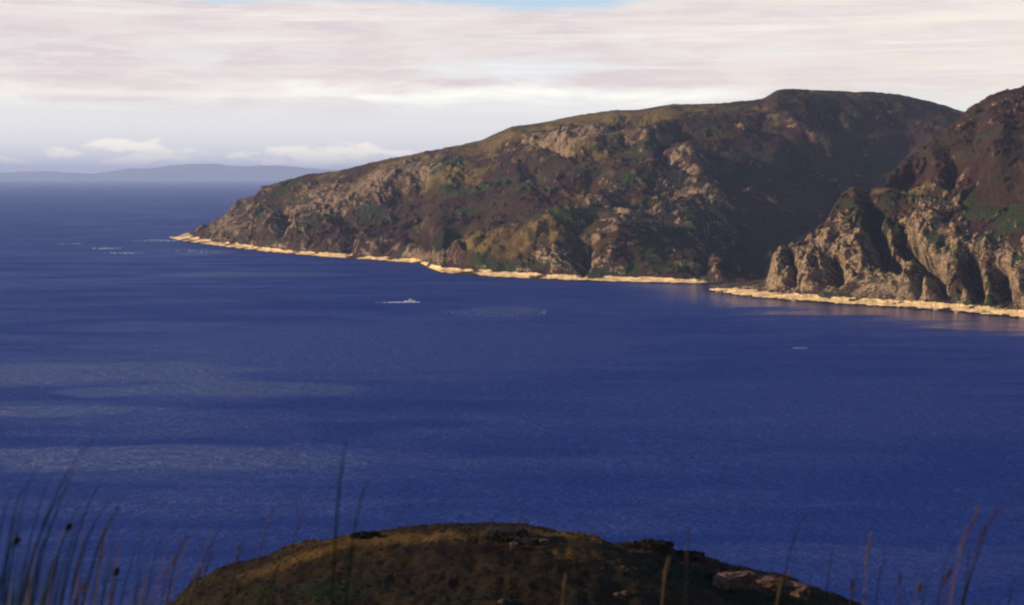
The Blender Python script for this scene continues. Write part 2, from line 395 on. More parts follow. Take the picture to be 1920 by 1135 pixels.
    # heather ground stays free of the pale covers
    heath = blobs(u, v, [(750,395,110,24,18,1.0),(880,425,70,22,14,.8),(840,450,50,18,10,.8),(1000,318,80,14,6,.7),(1440,480,60,50,0,.8),(1560,430,120,70,0,.6)], warp)
    rock = rock * (1 - .55 * heath) * (1 - .3 * apron); ochre = np.maximum(ochre * (1 - heath), .62 * apron); green = green * (1 - .2 * apron) + .22 * apron
    sand = sstep(.35, .9, P[..., 2]) * (1 - sstep(3.2, 5.5, P[..., 2] + fbm(P0, 14, 3))) * (row < 90)
    sand = np.maximum(sand, (1 - sstep(366, 392, u + 14 * fbm(P0, 20, 2))) * (row > 14) * (1 - sstep(4, 8, P[..., 2])))
    sand = sand * (.74 + .9 * fbm(P0 + 33, 34, 4)) * (1 - .8 * sstep(1270, 1400, u))
    wet = (1 - sstep(.55, 1.15, P[..., 2] + .7 * fbm(P0 + 5, 10, 3))) * (row < 30)
    o = grid_mesh('island', P, dict(rock=rock, green=green, ochre=ochre, sand=sand, wet=wet), M_hill)
    tag(o, 'long brown and green island hill rising from a pale rocky shore across the strait', kind='structure')
    return o

def build_headland():
    px = np.concatenate([np.linspace(1330, 1440, 90), np.linspace(1441, 2180, 620)])
    ys = pl(px, [(1330,545.5),(1340,548),(1400,557),(1500,566),(1600,573),(1700,579),(1800,587),(1920,598),(2180,618)])
    yt = pl(px, [(1330,546),(1345,542),(1400,536),(1436,530),(1444,512),(1450,478),(1470,468),(1500,460),(1525,448),(1550,428),(1570,402),(1590,380),(1650,372),(1700,368),(1800,372),(1920,380),(2180,400)])
    yr = pl(px, [(1330,546.5),(1345,541),(1400,535),(1436,528),(1444,510),(1450,474),(1470,464),(1500,455),(1525,442),(1550,415),(1568,388),(1584,362),(1600,352),(1650,346),(1675,322),(1700,300),(1750,262),(1800,222),(1812,211),(1840,191),(1880,173),(1920,163),(2000,150),(2180,140)])
    Xs, Ys = on_sea(px, ys)
    Y0 = Ys.copy(); Ys = Ys + 3.5 * fbm(np.stack([px / 30, 0 * px + 3, 0 * px], -1), 1.0, 4); a, _ = ray(px, ys); Xs = a * Ys
    def at(py, Y):
        a, b = ray(px, py); return a * Y, Y, CAMZ + b * Y
    def atz(Z, Y):
        a, _ = ray(px, ys - 8); return a * Y, Y, Z + 0 * Y
    bw = pl(px, [(1330,5),(1350,18),(1440,34),(1600,30),(2180,26)], 22)
    n2 = atz(pl(px, [(1330,.4),(1350,2),(1440,3.8),(2180,4)]), Ys + bw)
    n3 = atz(pl(px, [(1330,.5),(1350,2.2),(1436,5),(1450,8),(1530,9),(1620,16),(1700,15),(1750,10),(2180,10)], 12), Y0 + bw + pl(px, [(1330,8),(1530,8),(1620,26),(1700,24),(1750,8),(2180,8)], 12))
    Yt = Y0 + pl(px, [(1330,8),(1350,30),(1440,52),(1460,58),(1600,112),(1700,138),(2180,145)], 26)
    Yr = Y0 + pl(px, [(1330,10),(1350,36),(1440,62),(1460,72),(1570,118),(1600,142),(1650,170),(1700,250),(1800,360),(1920,430),(2180,470)], 26)
    tip = sstep(1436, 1452, px)
    ymid = yt * .50 + np.where(px < 1650, yr, np.minimum(yr, 346)) * .50
    Ymid = Yt + (Yr - Yt) * pl(px, [(1330,.5),(1600,.55),(1700,.45),(1900,.33),(2180,.33)], 60)
    nodes = [atz(-5, Ys - 15), (Xs, Ys, 0 * Ys), n2, n3, at(yt, Yt), at(ymid, Ymid), at(yr, Yr)]
    a, _ = ray(px, yr); zr = nodes[-1][2]
    nodes.append((a * (Yr + 40), Yr + 40, np.maximum(zr - 10 * tip - 1, -1)))
    nodes.append((a * (Yr + 260), Yr + 260, -6 + 0 * Yr))
    P0 = smooth_rows([n[1] for n in nodes], [n[2] for n in nodes], [n[0] for n in nodes], [8, 26, 10, 130, 44, 80, 10, 12])
    n0 = normals(P0); u, v = project(P0)
    nv = P0.shape[1]; row = np.arange(nv)[None, :] + 0 * u
    inland = sstep(30, 62, row); away = inland * sstep(1440, 1470, u)
    d = np.zeros(u.shape)
    uw = u + 9 * fbm(P0 + 210, 28, 4); vw = v + 9 * fbm(P0 + 710, 28, 4)
    for pts, amp, w in [
        ([(1636,385),(1638,430),(1655,475),(1680,500)], -20, 12), ([(1690,462),(1725,490),(1765,525),(1772,552)], -17, 12),
        ([(1720,520),(1724,560)], -15, 7), ([(1815,485),(1822,520),(1835,565)], -22, 11), ([(1868,505),(1880,570)], -22, 15),
        ([(1800,545),(1803,575)], -8, 5), ([(1482,475),(1484,535)], -11, 7), ([(1563,500),(1565,520)], -17, 12), ([(1520,490),(1516,535)], 6, 12),
        ([(1560,455),(1545,480),(1590,470)], 6, 14), ([(1535,490),(1530,530)], -5, 5),
        ([(1610,400),(1618,500)], 8, 14), ([(1665,420),(1672,455)], 7, 12), ([(1740,400),(1750,470)], 7, 26), ([(1795,440),(1800,510)], 7, 16), ([(1850,460),(1856,510)], 7, 14),
        ([(1700,520),(1700,555)], 7, 12), ([(1650,545),(1680,550)], 5, 20), ([(1910,520),(1925,580)], 8, 18),
        ([(1625,360),(1680,354),(1770,350)], 4, 8), ([(1625,346),(1720,334),(1820,322)], -10, 13), ([(1680,345),(1800,380),(1900,370)], -4, 14), ([(1790,300),(1780,345)], -6, 9), ([(1840,200),(1820,260)], -6, 14), ([(1880,240),(1870,310)], 6, 20), ([(1750,290),(1760,330)], 5, 16), ([(1960,470),(1990,590)], -12, 16), ([(2060,470),(2050,600)], -10, 18)]:
        dd = poly_dist(uw, vw, pts, 1.0) / w
        d += amp * (1.7 if amp < -8 else 1.0) * np.exp(-dd ** 1.6)
    Q = P0 * np.array([1, .9, .8]) + 9 * np.stack([fbm(P0 + 900, 60, 3), fbm(P0 + 300, 60, 3), 0 * u], -1)
    crag = sstep(-.15, .45, fbm(P0 + 77, 90, 4) + .45 * sstep(370, 480, v) - .12)
    dg = (P0[..., 0] * .8 + P0[..., 2] * .6); dq = (-P0[..., 0] * .6 + P0[..., 2] * .8)      # joints lean to the right
    D3 = np.stack([dg * .55, P0[..., 1] * .8, dq * 1.1], -1) + 5 * np.stack([fbm(P0 + 15, 25, 3)] * 3, -1)
    dens = .14 * crag + .10 * sstep(400, 500, v) - .08 + .07 * sstep(350, 300, v)
    oc, om = outcrops(D3, [(30, 3.6, dens), (14, 2.4, dens + .02), (7, 1.3, dens + .03)])
    d += fbm(P0, 90, 3) * 4 + oc + (ridged(Q, 38, 4, .55) - .7) * 1.5 * (.2 + crag) + (ridged(Q + 50, 11, 3, .55) - .6) * .8 * (.2 + crag) + fbm(P0 * np.array([.8, 1, 1.3]) + 19, 15, 4) * 1.2 * (.3 + crag) + fbm(P0, 4, 2) * .6
    d *= away
    shore = (1 - inland) * sstep(6, 12, row) * sstep(1330, 1345, u)
    d += shore * (fbm(P0, 11, 4) * .8 + .15 * ridged(P0, 4, 3)) + (inland * (1 - sstep(1440, 1470, u))) * fbm(P0, 8, 3) * 1.2
    d *= 1 - .55 * np.exp(-((row - 298) / 14.0) ** 2)
    P = P0 + (n0 * .7 + np.array([-.1, -.45, .15])) * d[..., None]
    P[..., 2] = np.where((row > 12) & (P[..., 2] < .5) & (row < nv - 10), .5 + 0 * d, P[..., 2])
    n1 = normals(P); steep = 1 - n1[..., 2]
    warp = .5 * fbm(P0, 30, 3)
    rock = .34 * om + .30 * sstep(.28, .65, steep) * (.35 + .65 * crag) + .3 * crag * sstep(0, .5, fbm(P0 + 41, 18, 4)) + .20 * sstep(400, 500, v) - .12 * sstep(420, 360, v) - .16 * sstep(480, 410, v) * (1 - .6 * sstep(1640, 1720, u))
    rock += blobs(u, v, [(1860,250,40,50,20,.25),(1790,310,30,40,0,.2),(1800,420,60,60,20,.25),(1880,450,50,50,0,.3),(1660,540,60,18,0,.4),(1500,530,30,16,0,.4),(1580,480,40,40,0,.3)], warp)
    green = .95 * sstep(-.15, .28, fbm(P0 + 500, 24, 5)) + blobs(u, v, [(1640,440,14,60,0,.55),(1620,490,20,30,0,.5),(1760,430,30,50,-20,.5),(1860,400,90,16,-6,.6),(1740,362,70,10,0,.6),(1810,270,60,14,20,.6),(1850,545,14,30,0,.5),(1465,500,8,30,0,.5)], warp)
    green *= (1 - .5 * sstep(.45, .75, steep)) * (1 - .5 * sstep(400, 350, v))
    ochre = blobs(u, v, [(1670,355,110,9,2,.8),(1600,375,30,14,0,.5),(1880,190,60,14,25,.3)], warp) + .3 * sstep(.1, .5, fbm(P0 + 800, 40, 4))
    sand = sstep(.35, .9, P[..., 2]) * (1 - sstep(3.0, 5.0, P[..., 2] + fbm(P0, 9, 3))) * (row < 100)
    sand = sand * (.82 + .8 * fbm(P0 + 33, 20, 4))
    wet = (1 - sstep(.55, 1.15, P[..., 2] + .7 * fbm(P0 + 5, 8, 3))) * (row < 30)
    o = grid_mesh('headland', P, dict(rock=rock, green=green, ochre=ochre, sand=sand, wet=wet), M_head_land)
    tag(o, 'craggy sunlit headland with dark gullies above a golden rock shelf', kind='structure')
    return o
build_main(); build_headland()

# ------------------------------------------------------------------ far land on the horizon
def build_far():
    px = np.linspace(-700, 1500, 700)
    top = pl(px, [(-700,326),(-300,322),(0,325),(60,323),(110,323),(160,327),(200,323),(240,319),(290,315),(330,309),(375,307),(410,308),(440,313),(470,311),(520,311),(560,313),(600,318),(650,320),(800,322),(1500,330)])
    top = top + 1.7 * fbm(np.stack([px / 32, 0 * px, 0 * px], -1), 1.0, 4)
    base = 36000.0
    Ys = base + 500 * fbm(np.stack([px / 160, 0 * px + 4, 0 * px], -1), 1.0, 3)
    a, b = ray(px, top)
    Yr = Ys + 2300; zr = CAMZ + b * Yr
    f = np.array([-.05, 0, .05, .14, .28, .45, .62, .8, 1.0, 1.3, 1.8])
    hz = np.array([-.05, .0, .16, .3, .36, .62, .70, .92, 1.0, .7, -.05])
    P = np.stack([np.stack([a * (Ys + (Yr - Ys) * ff), Ys + (Yr - Ys) * ff, zr * h], -1) for ff, h in zip(f, hz)], 1)
    # refine rows
    t = np.linspace(0, len(f) - 1, 90); i = np.minimum(t.astype(int), len(f) - 2); w = (t - i)[None, :, None]
    P = P[:, i] * (1 - w) + P[:, i + 1] * w
    m = np.clip(P[..., 2] / 60, 0, 1) * (np.abs(t - 8)[None] > .6)
    P[..., 2] += m * (ridged(P, 1500, 4) - .6) * 38
    one = np.ones(P.shape[:2])
    o = grid_mesh('distant_island', P, dict(rock=.3 * one, green=.4 * one, ochre=.2 * one, sand=0 * one, wet=0 * one), M_far)
    tag(o, 'hazy blue far island along the horizon', kind='structure')
M_far = land_material('far_cover', (.06, .05, .04), (.05, .04, .04), (.04, .06, .03), (.12, .1, .05), (.2, .18, .16), (.15, .13, .12), (.3, .25, .2), unit=30)
build_far()

# ------------------------------------------------------------------ the sea
def build_sea():
    m, g = mat('sea_water')
    pos = g.n('ShaderNodeNewGeometry').outputs['Position']
    sp = g.n('ShaderNodeSeparateXYZ', ins={0: pos})
    x, y = sp.outputs[0], sp.outputs[1]
    flow = g.comb(g.m('MULTIPLY', x, .35), y, 0.0)                     # tide lines run across the strait
    big = g.noise(flow, .0065, 6, .65, 1.2)                              # wind patches and slicks
    med = g.noise(flow, .028, 4, .6, .6)
    patch = g.ramp(g.m('ADD', g.m('MULTIPLY', big, .5), g.m('MULTIPLY', med, .5)), .41, .61)
    w1 = g.noise(g.comb(g.m('MULTIPLY', x, .75), y, 0.0), .15, 4, .68, 1.4)
    w2 = g.noise(g.comb(g.m('MULTIPLY', x, .6), y, 3.0), .55, 4, .65, .3)
    # waves: choppy in the wind patches, gentler in slicks; lee of the far shore is calm
    hgt = g.m('ADD', g.m('MULTIPLY', w1, 2.3), g.m('MULTIPLY', w2, 1.5))
    off = g.m('ADD', g.m('MULTIPLY', g.m('SUBTRACT', 174.0, x), .80), g.m('MULTIPLY', g.m('SUBTRACT', 1376.0, y), .60))   # metres off the headland shore
    lee = g.m('SUBTRACT', 1.0, g.ramp(g.m('ADD', off, g.m('MULTIPLY', g.m('SUBTRACT', med, .5), 420.0)), 20.0, 190.0))
    lee = g.m('MULTIPLY', lee, g.ramp(x, 60.0, 190.0))
    def pool(px, py, rx, ry):          # a smoother upwelling on the water
        cx, cy = on_sea(px, py)
        dx = g.m('DIVIDE', g.m('SUBTRACT', x, float(cx)), rx); dy = g.m('DIVIDE', g.m('SUBTRACT', y, float(cy)), ry)
        r2 = g.m('ADD', g.m('MULTIPLY', dx, dx), g.m('MULTIPLY', dy, dy))
        return g.m('SUBTRACT', 1.0, g.ramp(g.m('ADD', r2, g.m('MULTIPLY', g.m('SUBTRACT', med, .5), 2.2)), .35, 1.1))
    lee = g.m('MAXIMUM', lee, g.m('MULTIPLY', pool(940, 582, 36.0, 42.0), .5))
    for a_ in ((380, 474, 45.0, 90.0), (300, 452, 50.0, 60.0), (480, 515, 120.0, 45.0), (120, 700, 120.0, 60.0), (430, 730, 90.0, 35.0), (60, 770, 70.0, 22.0), (300, 860, 110.0, 30.0)):
        patch = g.m('MAXIMUM', patch, g.m('MULTIPLY', pool(*a_), 2.0))
    patch = g.m('MAXIMUM', patch, g.m('MULTIPLY', pool(760, 655, 190.0, 190.0), 1.0))
    patch = g.m('MAXIMUM', patch, g.m('MULTIPLY', pool(1500, 760, 110.0, 110.0), .7))
    amp = g.m('MULTIPLY', g.m('ADD', .75, g.m('MULTIPLY', patch, .6)), g.m('SUBTRACT', 1.0, g.m('MULTIPLY', lee, .88)))
    bmp = g.n('ShaderNodeBump', ins={'Strength': amp, 'Distance': 1.0, 'Height': hgt})
    deep = g.mix(patch, (.008, .024, .150), (.017, .036, .185))
    # body colour plus sky reflection; wave slopes and shadowing keep the mean reflectance far under the mirror value
    fr = g.n('ShaderNodeFresnel', ins={'IOR': 1.333, 'Normal': bmp.outputs[0]}).outputs[0]
    fac = g.m('MULTIPLY', g.m('MINIMUM', fr, g.m('ADD', .42, g.m('MULTIPLY', lee, .5))), g.m('ADD', g.m('ADD', .18, g.m('MULTIPLY', patch, .40)), g.m('MULTIPLY', lee, .75)))
    body = g.n('ShaderNodeBsdfDiffuse', ins={'Color': deep, 'Roughness': 0.0, 'Normal': bmp.outputs[0]})
    refl = g.n('ShaderNodeBsdfGlossy', ins={'Color': g.mix(lee, (.66, .75, 1.0), (.95, .88, .82)), 'Roughness': g.m('SUBTRACT', .22, g.m('MULTIPLY', lee, .14)), 'Normal': bmp.outputs[0]})
    mx = g.n('ShaderNodeMixShader', ins={0: fac, 1: body.outputs[0], 2: refl.outputs[0]})
    finish(g, mx)
    me = bpy.data.meshes.new('sea'); S = 60000
    xs = [-S, S]; me.from_pydata([(-S, -4000, 0), (S, -4000, 0), (S, S, 0), (-S, S, 0)], [], [(0, 1, 2, 3)])
    me.materials.append(m)
    o = bpy.data.objects.new('sea', me); C.objects.link(o)
    tag(o, 'deep blue rippled sea strait with pale wind patches', kind='structure')
build_sea()

# ------------------------------------------------------------------ the near hillside with its knoll
KN = [(150.0, [(150,1250),(320,1140),(360,1097),(420,1072),(500,1052),(560,1027),(640,1011),(700,1006),(800,998),(900,996),(1000,999),(1080,1006),(1120,1012),(1160,1030),(1230,1062),(1330,1110),(1420,1160),(1600,1300)]),
      (163.0, [(900,1260),(1040,1110),(1120,1040),(1165,1024),(1230,1026),(1290,1041),(1350,1060),(1400,1070),(1480,1081),(1520,1100),(1580,1121),(1620,1140),(1720,1220),(1850,1300)])]
def base_z(Y):
    return 98.55 - .06 * np.minimum(Y, 3.4) - .34 * np.maximum(Y - 3.4, 0)
def ground_z(X, Y, noise=True):
    """height of the near hillside at a place"""
    X = np.asarray(X, float); Y = np.asarray(Y, float)
    z = base_z(Y)
    t = 960 + F * X / np.maximum(Y, 1.0) * .985
    for yc, pts in KN:
        py = pl(t, pts, 10); _, b = ray(t, py)
        h = np.maximum(CAMZ + b * yc - base_z(yc), 0)
        dy = Y - yc
        e = np.exp(-(dy / np.where(dy < 0, 31.0, 17.0)) ** 2)
        z = np.maximum(z, base_z(Y) + h * e)
    if noise:
        P = np.stack([X, Y, 0 * X], -1)
        k = sstep(20, 90, Y)
        z = z + k * (fbm(P, 14, 3) * .55 + fbm(P, 3.2, 3) * .34 + .14 * ridged(P, 1.3, 2)) + (1 - k) * .05 * fbm(P, 2.0, 2)
    return z
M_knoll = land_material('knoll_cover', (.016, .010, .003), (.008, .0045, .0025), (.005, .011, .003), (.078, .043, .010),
                        (.26, .17, .14), (.16, .10, .09), (.3, .2, .14), unit=.09)  # browns near black: shade of the lower slopes is put into the cover colour
def build_knoll():
    ang = np.concatenate([np.linspace(-178, -26, 60), np.linspace(-25, 25, 560), np.linspace(26, 178, 60)]) * math.pi / 180
    r = np.concatenate([np.geomspace(.4, 95, 90), np.linspace(95.5, 185, 230), np.geomspace(187, 900, 60)])
    A, R = np.meshgrid(ang, r, indexing='ij')
    X, Y = R * np.sin(A), R * np.cos(A)
    Z = ground_z(X, Y)
    Z = np.where(Y < 0, 98.55 - .12 * Y, Z)
    Z = np.maximum(Z, -6)
    P = np.stack([X, Y, Z], -1); u, v = project(P)
    vis = (Y > 90) & (Y < 190)
    warp = .5 * fbm(P, 6, 3)
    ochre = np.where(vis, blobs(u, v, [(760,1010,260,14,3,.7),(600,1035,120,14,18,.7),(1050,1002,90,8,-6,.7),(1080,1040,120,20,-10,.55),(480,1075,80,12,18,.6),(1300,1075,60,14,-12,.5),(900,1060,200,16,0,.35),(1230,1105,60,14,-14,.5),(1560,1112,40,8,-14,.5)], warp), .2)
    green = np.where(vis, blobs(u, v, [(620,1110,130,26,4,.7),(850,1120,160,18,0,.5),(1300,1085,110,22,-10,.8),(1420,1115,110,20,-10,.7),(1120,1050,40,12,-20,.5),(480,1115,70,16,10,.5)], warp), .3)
    rock = np.where(vis, blobs(u, v, [(1165,1118,12,5,0,.5)], warp), 0)
    zero = 0 * X
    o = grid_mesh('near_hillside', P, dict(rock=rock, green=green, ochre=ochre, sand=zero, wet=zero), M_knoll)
    tag(o, 'dark bracken-brown knoll of the near hillside above the sea', kind='structure')
build_knoll()

def knoll_point(px, py):
    """first place on the near hillside seen at a photo pixel"""
    a, b = ray(px, py)
    Y = np.arange(95, 180, .25)
    hit = np.nonzero(ground_z(a * Y, Y) >= CAMZ + b * Y)[0]
    y = Y[hit[0]] if len(hit) else 150.0
    return float(a * y), float(y), float(ground_z(np.array([a * y]), np.array([y]))[0])

def build_tussocks():
    """moor grass and bracken over the knoll, too many to count"""
    m, g = mat('moor_grass')
    at = g.n('ShaderNodeAttribute', attribute_name='tint').outputs['Color']
    b = g.n('ShaderNodeBsdfPrincipled', ins={'Base Color': at, 'Roughness': .8, 'Specular IOR Level': .15})
    finish(g, b)
    n = 15000
    Y = rng.uniform(98, 172, n); t = rng.uniform(260, 1660, n); X = (t - 960) / F * Y
    Z = ground_z(X, Y)
    keep = Z > base_z(Y) + 1.5
    X, Y, Z = X[keep], Y[keep], Z[keep]
    P0 = np.stack([X, Y, Z], -1); u, v = project(P0)
    grn = blobs(u, v, [(620,1110,130,26,4,1),(850,1120,160,18,0,.8),(1300,1085,110,22,-10,1),(1420,1115,110,20,-10,1),(480,1115,70,16,10,.8)], 0) + .3 * fbm(P0, 9, 3)
    gold = blobs(u, v, [(760,1010,260,14,3,.8),(600,1035,120,14,18,.8),(1050,1002,90,8,-6,.9),(1080,1040,120,20,-10,.7),(480,1075,80,12,18,.8),(1300,1075,60,14,-12,.5)], 0) + .35 * fbm(P0 + 60, 4, 3)
    vs, fs, cols = [], [], []
    for i in range(len(X)):
        isg = grn[i] > rng.uniform(.3, .7)
        nb = 6
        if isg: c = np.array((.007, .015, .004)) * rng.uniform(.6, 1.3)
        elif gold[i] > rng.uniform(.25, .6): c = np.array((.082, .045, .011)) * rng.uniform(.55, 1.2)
        else: c = np.array((.011, .0065, .0025)) * rng.uniform(.45, 1.4)  # brown grass tinted very dark, with the slope's shade painted in
        hh = rng.uniform(.08, .24) * (1.8 if rng.uniform() < .06 else 1) * (1.25 if isg else 1)
        for k in range(nb):
            a = rng.uniform(0, 6.283); lean = rng.uniform(.1, .8) * hh; w = (.045 if isg else .028) * rng.uniform(.7, 1.5)
            x0, y0 = X[i] + rng.normal() * .10, Y[i] + rng.normal() * .10
            ca, sa = math.cos(a), math.sin(a); j = len(vs)
            px_, py_ = -sa * w, ca * w; h2 = hh * rng.uniform(.6, 1.1)
            z0 = Z[i] - .06
            vs += [(x0 - px_, y0 - py_, z0), (x0 + px_, y0 + py_, z0), (x0 + ca * lean * .5 + px_ * .8, y0 + sa * lean * .5 + py_ * .8, z0 + h2 * .7),
                   (x0 + ca * lean * .5 - px_ * .8, y0 + sa * lean * .5 - py_ * .8, z0 + h2 * .7), (x0 + ca * lean * 1.2, y0 + sa * lean * 1.2, z0 + h2)]
            fs += [(j, j + 1, j + 2, j + 3), (j + 3, j + 2, j + 4)]
            cols += [(*c, 1)] * 5
    me = bpy.data.meshes.new('moor_grass'); me.from_pydata(vs, [], fs)
    ca = me.attributes.new('tint', 'FLOAT_COLOR', 'POINT'); ca.data.foreach_set('color', np.array(cols, np.float32).ravel())
    me.materials.append(m)
    o = bpy.data.objects.new('moor_grass', me); C.objects.link(o)
    tag(o, 'rough brown and green moor grass covering the near knoll', kind='stuff')
build_tussocks()

# ------------------------------------------------------------------ rocks
def rock_mesh(name, seed, sub=3, flat=.7, m=None):
    bm = bmesh.new(); bmesh.ops.create_icosphere(bm, subdivisions=sub, radius=1)
    co = np.array([v.co[:] for v in bm.verts])
    off = seed * 13.7
    r = 1 + .42 * fbm(co * 1.0 + off, 1.1, 3) + .22 * ridged(co + off, .55, 4) - .15
    co = co * r[:, None]; co = np.sign(co) * np.abs(co) ** .62                # blockier
    co[:, 2] *= flat
    for v, c in zip(bm.verts, co): v.co = c
    me = bpy.data.meshes.new(name); bm.to_mesh(me); bm.free()
    if m: me.materials.append(m)
    return me
def rock_material(name, col, col2, scale):
    m, g = mat(name)
    pos = g.n('ShaderNodeTexCoord').outputs['Object']
    a = g.noise(pos, scale, 6, .65); b2 = g.noise(pos, scale * .35, 4, .6)
    c = g.mix(g.ramp(a, .38, .62), col2, col)
    c = g.mix(g.m('MULTIPLY', g.ramp(b2, .52, .6), .7), c, tuple(.35 * v for v in col2))
    bmp = g.n('ShaderNodeBump', ins={'Strength': .8, 'Distance': .15, 'Height': a})
    b = g.n('ShaderNodeBsdfPrincipled', ins={'Base Color': c, 'Roughness': .9, 'Specular IOR Level': .15, 'Normal': bmp.outputs[0]})
    finish(g, b); return m
M_pink = rock_material('pink_granite', (.115, .062, .050), (.06, .032, .027), 2.0)
M_dark = rock_material('dark_rock', (.016, .010, .009), (.008, .005, .005), 3.0)
M_pale = rock_material('pale_stone', (.085, .052, .04), (.045, .028, .022), 4.0)
def boulder(name, px, py, sx, sy, sz, seed, m, label, rz=0.0, sink=.35, group=None, dz=0):
    x, y, z = knoll_point(px, py)
    o = bpy.data.objects.new(name, rock_mesh(name, seed, 4, .75, m)); C.objects.link(o)
    o.location = (x, y, z + sz * (1 - 2 * sink) * .75 * .5 + dz); o.scale = (sx, sy, sz); o.rotation_euler = (0, .12 * math.sin(seed * 3), rz)
    return tag(o, label, 'rock', group)
boulder('rock_outcrop', 1378, 1092, 1.9, 1.1, 1.2, 1, M_pink, 'pink bare rock face at the left end of the outcrop on the right shoulder', .3, .5)
boulder('rock_outcrop', 1425, 1104, 2.3, 1.1, 1.3, 2, M_pink, 'broad pink rock face in the middle of the outcrop on the right shoulder', -.2, .5)
boulder('rock_outcrop', 1480, 1109, 2.0, 1.0, 1.1, 3, M_pink, 'pink rock face at the lower right end of the outcrop on the right shoulder', -.5, .5)
boulder('rock_outcrop', 945, 1010, 2.0, 1.0, 1.0, 4, M_dark, 'dark heathery crag on the crest of the near knoll', .2, .5)
boulder('rock', 985, 1020, 1.3, .8, .8, 5, M_dark, 'dark low rock just below the crest crag of the knoll', -.3, .5)
boulder('rock', 1018, 1020, .42, .4, .40, 6, M_pale, 'small tan stone right of the dark crag on the crest', .5)
boulder('rock', 965, 1027, .34, .3, .34, 7, M_pale, 'small pale stone at the foot of the dark crest crag', .1)
boulder('rock', 1157, 1119, .30, .26, .3, 8, M_pale, 'pale stone in the brown grass low on the knoll, left of a pair', .1)
boulder('rock', 1172, 1118, .30, .26, .28, 9, M_pale, 'pale stone in the brown grass low on the knoll, right of a pair', .9)
boulder('rock', 940, 1130, .28, .26, .26, 10, M_pale, 'small pink stone at the bottom edge below the knoll crest', .9)

def bush(name, px, py, w, h, label, seed, col=(.020, .016, .008)):
    """low heather bush: many small leaf faces around a few stems"""
    r = np.random.default_rng(seed)
    m = bpy.data.materials.get('heather_leaf') or simple('heather_leaf', (.010, .007, .004), .9, .5, 3, .1)
    x, y, z = knoll_point(px, py)
    root = bpy.data.objects.new(name, None); C.objects.link(root); root.location = (x, y, z - .1)
    tag(root, label, 'bush', 'dark heather bushes on the knoll')
    vs, fs = [], []
    for i in range(1500):
        d = r.normal(size=3); d /= np.linalg.norm(d); d[2] = abs(d[2])
        q = d * r.uniform(.55, 1.0) * np.array([w, w * .7, h]) * (1 + .3 * math.sin(5 * d[0] + seed) * math.cos(4 * d[1]))
        a = r.normal(size=3) * .10; b = r.normal(size=3) * .10; j = len(vs)
        vs += [tuple(q + a), tuple(q + b), tuple(q - a), tuple(q - b)]; fs.append((j, j + 1, j + 2, j + 3))
    me = bpy.data.meshes.new('foliage'); me.from_pydata(vs, [], fs); me.materials.append(m)
    o = bpy.data.objects.new('foliage', me); C.objects.link(o); o.parent = root
    for k in range(3):
        bm = bmesh.new(); bmesh.ops.create_cone(bm, cap_ends=True, segments=6, radius1=.04, radius2=.015, depth=h * .9)
        me = bpy.data.meshes.new('stem'); bm.to_mesh(me); bm.free(); me.materials.append(M_dark)
        s_ = bpy.data.objects.new('stem', me); C.objects.link(s_); s_.parent = root
        s_.location = ((k - 1) * w * .3, .1 * (k % 2), h * .42); s_.rotation_euler = (0, (k - 1) * .4, 0)
bush('heather_bush', 1403, 1100, .8, 1.0, 'dark bush between the left and middle pink rock faces', 1)
bush('heather_bush', 1456, 1106, .8, 1.0, 'dark bush between the middle and right pink rock faces', 2)
bush('heather_bush', 1345, 1085, 1.1, .6, 'dark bush left of the pink outcrop', 3)
bush('heather_bush', 950, 1016, 1.9, .8, 'dark bush on top of the crest crag', 4)
bush('heather_bush', 1222, 1030, 2.4, .7, 'wide dark bush on the far shoulder right of the crest', 5)
bush('heather_bush', 690, 1008, 1.3, .32, 'flat dark bush on the skyline left of the crest crag', 6)
bush('heather_bush', 1290, 1045, 1.8, .5, 'dark bush on the skyline sloping down to the pink outcrop', 7)

# ------------------------------------------------------------------ boulders and blocks along the far shores
def build_shore_rocks():
    protos = []
    for k in range(5):
        me = rock_mesh('tmp', 40 + k, 1, .7)
        protos.append((np.array([v.co[:] for v in me.vertices]), np.array([p.vertices[:] for p in me.polygons])))
        bpy.data.meshes.remove(me)
    m = rock_material('shore_rock', (.42, .30, .16), (.09, .06, .04), .25)
    for nm, lab, line, cnt in (
        ('shore_rocks', 'pale boulders strewn along the foot of the long island', [(326,449),(345,453.5),(385,458),(450,467),(520,474),(600,481),(700,488),(790,495),(806,504),(830,512),(900,518),(1000,523),(1100,527),(1200,530),(1330,533)], 330),
        ('shelf_rocks', 'golden boulders strewn along the rock shelf of the headland', [(1341,548),(1400,556),(1500,565),(1600,572),(1700,578),(1800,586),(1920,597),(2100,611)], 380)):
        a = np.array(line, float); vs, fs, n = [], [], 0
        for i in range(cnt):
            px = rng.uniform(a[0, 0], a[-1, 0]); py = np.interp(px, a[:, 0], a[:, 1])
            ax, b = ray(px, py); Y = -CAMZ / float(b) + rng.exponential(9) - 3
            z = np.clip((Y + CAMZ / float(b)) * .09, -.1, 3.4)
            v, f = protos[rng.integers(5)]
            s = min(rng.lognormal(-.55, .6), 2.6)
            th = rng.uniform(0, 6.28); c, sn = math.cos(th), math.sin(th)
            w = v * np.array([1.25, 1, .9]) * s
            w = np.stack([w[:, 0] * c - w[:, 1] * sn + float(ax) * Y, w[:, 0] * sn + w[:, 1] * c + Y, w[:, 2] + z], -1)
            vs.append(w); fs.append(f + n); n += len(w)
        me = bpy.data.meshes.new(nm); me.from_pydata(np.concatenate(vs).tolist(), [], np.concatenate(fs).tolist()); me.materials.append(m)
        o = bpy.data.objects.new(nm, me); C.objects.link(o); tag(o, lab, kind='stuff')
build_shore_rocks()

